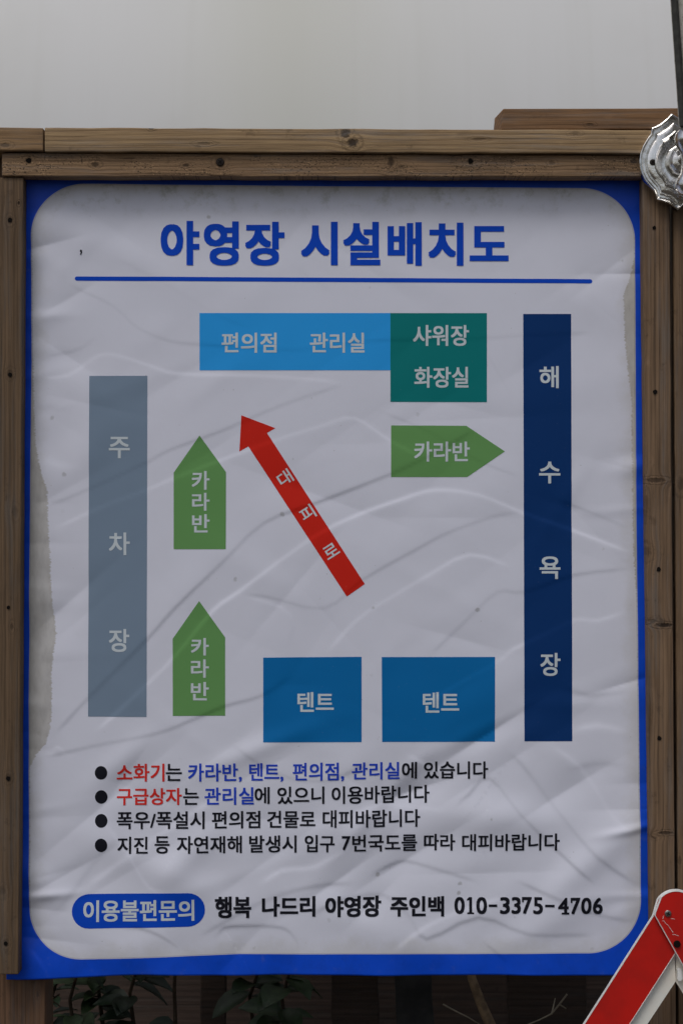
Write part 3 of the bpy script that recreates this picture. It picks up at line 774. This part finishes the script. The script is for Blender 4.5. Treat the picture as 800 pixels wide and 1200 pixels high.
def arc(cx, cy, r, a0, a1, n=10): return [(cx + r * math.cos(math.radians(a0 + (a1 - a0) * k / n)), cy - r * math.sin(math.radians(a0 + (a1 - a0) * k / n))) for k in range(n + 1)]
fs = empty('folding_stand', P(791, 1450, -0.13))
tag(fs, 'folding stand with red white-edged arms and white legs in front of the lower right corner', 'stand')
y0 = -0.13
d = np.array([-.537, .843]); nrm = np.array([.843, .537])
a0 = np.array([764.3, 1073.5]); Lr = 470
# behind: arm running down to the left
rear = [tuple(a0), tuple(a0 + d * Lr), tuple(a0 + d * Lr + nrm * 44.5), (797, 1108)] + arc(791.5, 1069, 26.3, 20, 146, 16)
plate('red_arm', rear, y0, 0.007, [M_edge, M_red], fs, 0.8)
fr_ = [(766.6, 1075.5)] + [(766.2, 1071), (767.6, 1067)] + arc(791.5, 1068.5, 23.4, 140, 30, 16)
fr_ = fr_ + [(791.5 + 250, 1068 + 405), (766.6 + 203, 1075.5 + 405 * 0.92)]
fr_ = [(766.4, 1073), (767.2, 1069)] + arc(791.5, 1068.5, 24.6, 135, 28, 16) + [(1030, 1440), (987, 1465)]
plate('red_arm', fr_, y0 - 0.009, 0.007, [M_edge, M_red], fs, 0.8)
# white legs behind
plate('white_leg', [(789, 1112), (791.4, 1149.5), (560, 1500), (528, 1482)], y0 + 0.009, 0.012, [M_wp], fs, 0)
plate('white_leg', [(791.6, 1118), (791.6, 1151), (1005, 1500), (1037, 1482)], y0 + 0.0098, 0.012, [M_wp], fs, 0)
plate('latch', [(793.6, 1137.5)] + arc(796, 1138.5, 2.8, 170, 10, 6) + [(799, 1147)] + arc(796, 1147, 2.8, -10, -170, 6), y0 - 0.001, 0.010, [M_edge], fs, 0)
s_ = screw_on(None, 782, 1070.5, y0 - 0.0098, 3.7, M_zinc); to_parent(s_, fs)
bm = bmesh.new()
bmesh.ops.create_cone(bm, cap_ends=True, segments=24, radius1=4.2 * S, radius2=3.4 * S, depth=0.004, matrix=Matrix.Translation(P(792.8, 1106.5, y0 - 0.0105)) @ Matrix.Rotation(math.pi / 2, 4, 'X'))
bm_obj('rivet', bm, M_hole, fs)

def scratch(pts, yf, w=0.35):
    bm = bmesh.new()
    for (xa, ya), (xb, yb) in zip(pts, pts[1:]):
        dx, dy = xb - xa, yb - ya; l = math.hypot(dx, dy); nx_, ny_ = -dy / l * w, dx / l * w
        bm.faces.new([bm.verts.new(P(*p, yf)) for p in ((xa, ya), (xb - nx_ * .4, yb - ny_ * .4), (xb + nx_, yb + ny_), (xa + nx_, ya + ny_))])
    bm_obj('scratch', bm, M_edge, fs, smooth=False)
for pts in ([(775,1079),(777.5,1079),(779.5,1082),(782.5,1084.5)], [(782.5,1084.5),(785.5,1089),(788,1092.5)], [(787,1094.8),(790.5,1095.2),(794.5,1096.6)], [(785.5,1076),(790,1077)], [(777,1073),(776,1077)]):
    scratch(pts, y0 - 0.0097)

# ------------------------------------------------------------------ the dark gap under the banner
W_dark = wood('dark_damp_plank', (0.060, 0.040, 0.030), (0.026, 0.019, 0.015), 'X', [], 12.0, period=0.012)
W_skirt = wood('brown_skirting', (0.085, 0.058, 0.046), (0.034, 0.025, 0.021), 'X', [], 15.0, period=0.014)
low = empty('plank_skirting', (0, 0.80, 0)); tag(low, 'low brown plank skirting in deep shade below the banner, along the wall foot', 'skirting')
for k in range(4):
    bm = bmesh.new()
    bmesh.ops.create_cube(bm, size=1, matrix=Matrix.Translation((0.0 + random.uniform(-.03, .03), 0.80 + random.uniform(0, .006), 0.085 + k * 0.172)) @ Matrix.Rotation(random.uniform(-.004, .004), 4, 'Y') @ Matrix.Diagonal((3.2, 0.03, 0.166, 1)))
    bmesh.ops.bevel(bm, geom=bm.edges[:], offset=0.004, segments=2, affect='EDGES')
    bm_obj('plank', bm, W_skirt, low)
M_leaf = []
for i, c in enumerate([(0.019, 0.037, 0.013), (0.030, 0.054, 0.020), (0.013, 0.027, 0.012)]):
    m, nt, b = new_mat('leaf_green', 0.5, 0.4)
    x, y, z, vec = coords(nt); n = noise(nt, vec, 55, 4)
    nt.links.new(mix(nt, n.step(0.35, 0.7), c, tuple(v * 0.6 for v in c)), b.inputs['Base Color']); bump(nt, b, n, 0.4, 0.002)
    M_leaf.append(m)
M_stem = plain('brown_stem', (0.05, 0.035, 0.022), 0.8, 0.2, 0, 0.2, 80, 0.4)
M_dry = plain('pale_dry_twig', (0.30, 0.26, 0.19), 0.8, 0.2, 0, 0.2, 80, 0.3)
M_stick = plain('peeled_stick', (0.22, 0.15, 0.085), 0.75, 0.25, 0, 0.25, 60, 0.4)

def tube(bm, pts, r0, r1, n=7):
    rs = []
    for i, p in enumerate(pts):
        p = Vector(p); q = Vector(pts[min(i + 1, len(pts) - 1)]) - Vector(pts[max(i - 1, 0)])
        q.normalize(); a = q.orthogonal().normalized(); c = q.cross(a); r = r0 + (r1 - r0) * i / (len(pts) - 1)
        rs.append([bm.verts.new(p + a * math.cos(2*math.pi*k/n) * r + c * math.sin(2*math.pi*k/n) * r) for k in range(n)])
    for i in range(len(rs) - 1):
        # keep the rings aligned
        a, bb = rs[i], rs[i + 1]
        off = min(range(n), key=lambda o: sum((a[k].co - bb[(k + o) % n].co).length for k in range(n)))
        rs[i + 1] = bb = bb[off:] + bb[:off]
        for k in range(n): bm.faces.new((a[k], a[(k + 1) % n], bb[(k + 1) % n], bb[k]))
    bm.faces.new(rs[0]); bm.faces.new(rs[-1])
def leaf_bm(base, dirv, up, L, Wd):
    bm = bmesh.new(); dirv = Vector(dirv).normalized(); side = dirv.cross(Vector(up)).normalized(); nn = side.cross(dirv)
    rows = []
    prof = [(0, .04), (.12, .45), (.3, .9), (.5, 1.0), (.7, .8), (.87, .42), (1, .03)]
    for t, w in prof:
        c = Vector(base) + dirv * t * L - nn * (t * t) * L * 0.28
        hw = w * Wd / 2; rip = 0.06 * L * math.sin(t * 14)
        rows.append([bm.verts.new(c - side * hw + nn * (hw * 0.35 + rip * .3)), bm.verts.new(c - side * hw * .5 + nn * hw * .12), bm.verts.new(c), bm.verts.new(c + side * hw * .5 + nn * hw * .12), bm.verts.new(c + side * hw + nn * (hw * 0.35 - rip * .3))])
    for a, bb in zip(rows, rows[1:]):
        for k in range(4): bm.faces.new((a[k], a[k + 1], bb[k + 1], bb[k]))
    return bm
def plant(px, ydep, top_py, leaves, label, lm, grp='weeds growing behind the sign', L=0.09, lean=0.02):
    base = P(px, 1200, ydep); base.z = 0
    r = empty('weed_plant', base); tag(r, label, 'plant', grp)
    top = P(px, top_py, ydep); n = 6
    pts = [Vector((base.x + lean * math.sin(k * 1.3) * k / n, ydep + 0.01 * math.cos(k * 2), top.z * k / n)) for k in range(n + 1)]
    bm = bmesh.new(); tube(bm, pts, 0.0055, 0.0022); bm_obj('stem', bm, M_stem, r)
    for k in range(leaves):
        t = random.uniform(0.25, 1.0); i = min(n - 1, int(t * n)); p = pts[i].lerp(pts[i + 1], t * n - i)
        a = random.uniform(0, 2 * math.pi)
        dv = Vector((math.cos(a), -abs(math.sin(a)) * 0.9 + 0.2, random.uniform(-0.35, 0.55)))
        ll = L * random.uniform(0.65, 1.25)
        o = bm_obj('leaf', leaf_bm(p, dv, (0, random.uniform(-.5, .1), 1), ll, ll * random.uniform(.5, .68)), lm, r)
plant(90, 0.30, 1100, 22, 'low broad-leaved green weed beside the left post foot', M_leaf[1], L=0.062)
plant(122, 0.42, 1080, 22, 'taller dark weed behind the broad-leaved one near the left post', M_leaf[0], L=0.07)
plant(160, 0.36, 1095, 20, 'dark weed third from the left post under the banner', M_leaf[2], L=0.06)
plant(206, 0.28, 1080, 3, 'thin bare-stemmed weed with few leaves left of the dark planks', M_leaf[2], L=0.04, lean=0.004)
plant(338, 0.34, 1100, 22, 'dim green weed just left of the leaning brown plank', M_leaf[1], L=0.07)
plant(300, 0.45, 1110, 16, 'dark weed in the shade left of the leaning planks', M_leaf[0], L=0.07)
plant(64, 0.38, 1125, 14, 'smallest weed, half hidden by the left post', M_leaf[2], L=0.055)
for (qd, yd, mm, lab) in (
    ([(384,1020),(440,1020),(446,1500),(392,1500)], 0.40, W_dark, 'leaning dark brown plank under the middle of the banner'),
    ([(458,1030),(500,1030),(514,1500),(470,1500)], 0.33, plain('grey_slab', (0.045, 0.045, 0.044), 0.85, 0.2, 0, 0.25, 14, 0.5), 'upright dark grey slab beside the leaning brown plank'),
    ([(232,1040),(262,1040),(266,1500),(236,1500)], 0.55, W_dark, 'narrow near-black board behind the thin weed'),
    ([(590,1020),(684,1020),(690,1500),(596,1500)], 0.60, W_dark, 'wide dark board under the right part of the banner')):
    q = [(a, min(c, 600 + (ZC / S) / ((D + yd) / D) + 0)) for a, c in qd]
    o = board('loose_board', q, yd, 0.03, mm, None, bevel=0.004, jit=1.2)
    tag(o, lab, 'board')
bm = bmesh.new(); pts = [P(546, 1110, .30), P(553, 1148, .28), P(563, 1175, .26), P(576, 1205, .25), P(600, 1290, .22)]
tube(bm, pts, 0.007, 0.011, 9); tag(bm_obj('stick', bm, M_stick), 'pale peeled stick slanting down under the banner', 'stick')
def twig(lines, lab, mat=M_dry):
    r = None
    for i, pts in enumerate(lines):
        bm = bmesh.new(); tube(bm, [P(a, c, yy) for a, c, yy in pts], 0.0017, 0.0009, 5)
        o = bm_obj('twig' if i == 0 else 'side_shoot', bm, mat)
        if i == 0: r = o; tag(o, lab, 'twig')
        else: o.parent = r
twig([[(519,1177,.22),(532,1184,.23),(548,1192,.24),(566,1203,.25),(600,1230,.3)]], 'thin pale dry twig just left of the slanting stick')
twig([[(664,1165,.2),(655,1177,.2),(646,1188,.21),(632,1195,.22),(610,1204,.22),(585,1215,.22)], [(655,1177,.2),(663,1182,.2)], [(646,1188,.21),(650,1170,.24)]], 'thin pale forked twig under the right part of the banner')
twig([[(70,1165,.16),(60,1172,.16),(50,1186,.17)], [(60,1172,.16),(72,1180,.15)]], 'dark short twig against the left post foot', M_stem)
# leaf litter
bm = bmesh.new()
for k in range(900):
    xx, yy = random.uniform(-1.1, 1.1), random.uniform(0.05, 0.78); a = random.uniform(0, 6.28); l = random.uniform(.008, .03)
    c = Vector((xx, yy, random.uniform(.003, .03)))
    u_ = Vector((math.cos(a), math.sin(a), random.uniform(-.4, .4))) * l; v_ = Vector((-math.sin(a), math.cos(a), random.uniform(-.4, .4))) * l * .45
    vs = [bm.verts.new(c + w) for w in (-u_, -v_, u_, v_)]
    bm.faces.new(vs)
lit = bm_obj('leaf_litter', bm, plain('dead_leaves', (0.16, 0.11, 0.065), 0.8, 0.2, 0, 0.3, 30)); tag(lit, 'scattered dead leaves and chips on the shaded soil', kind='stuff')
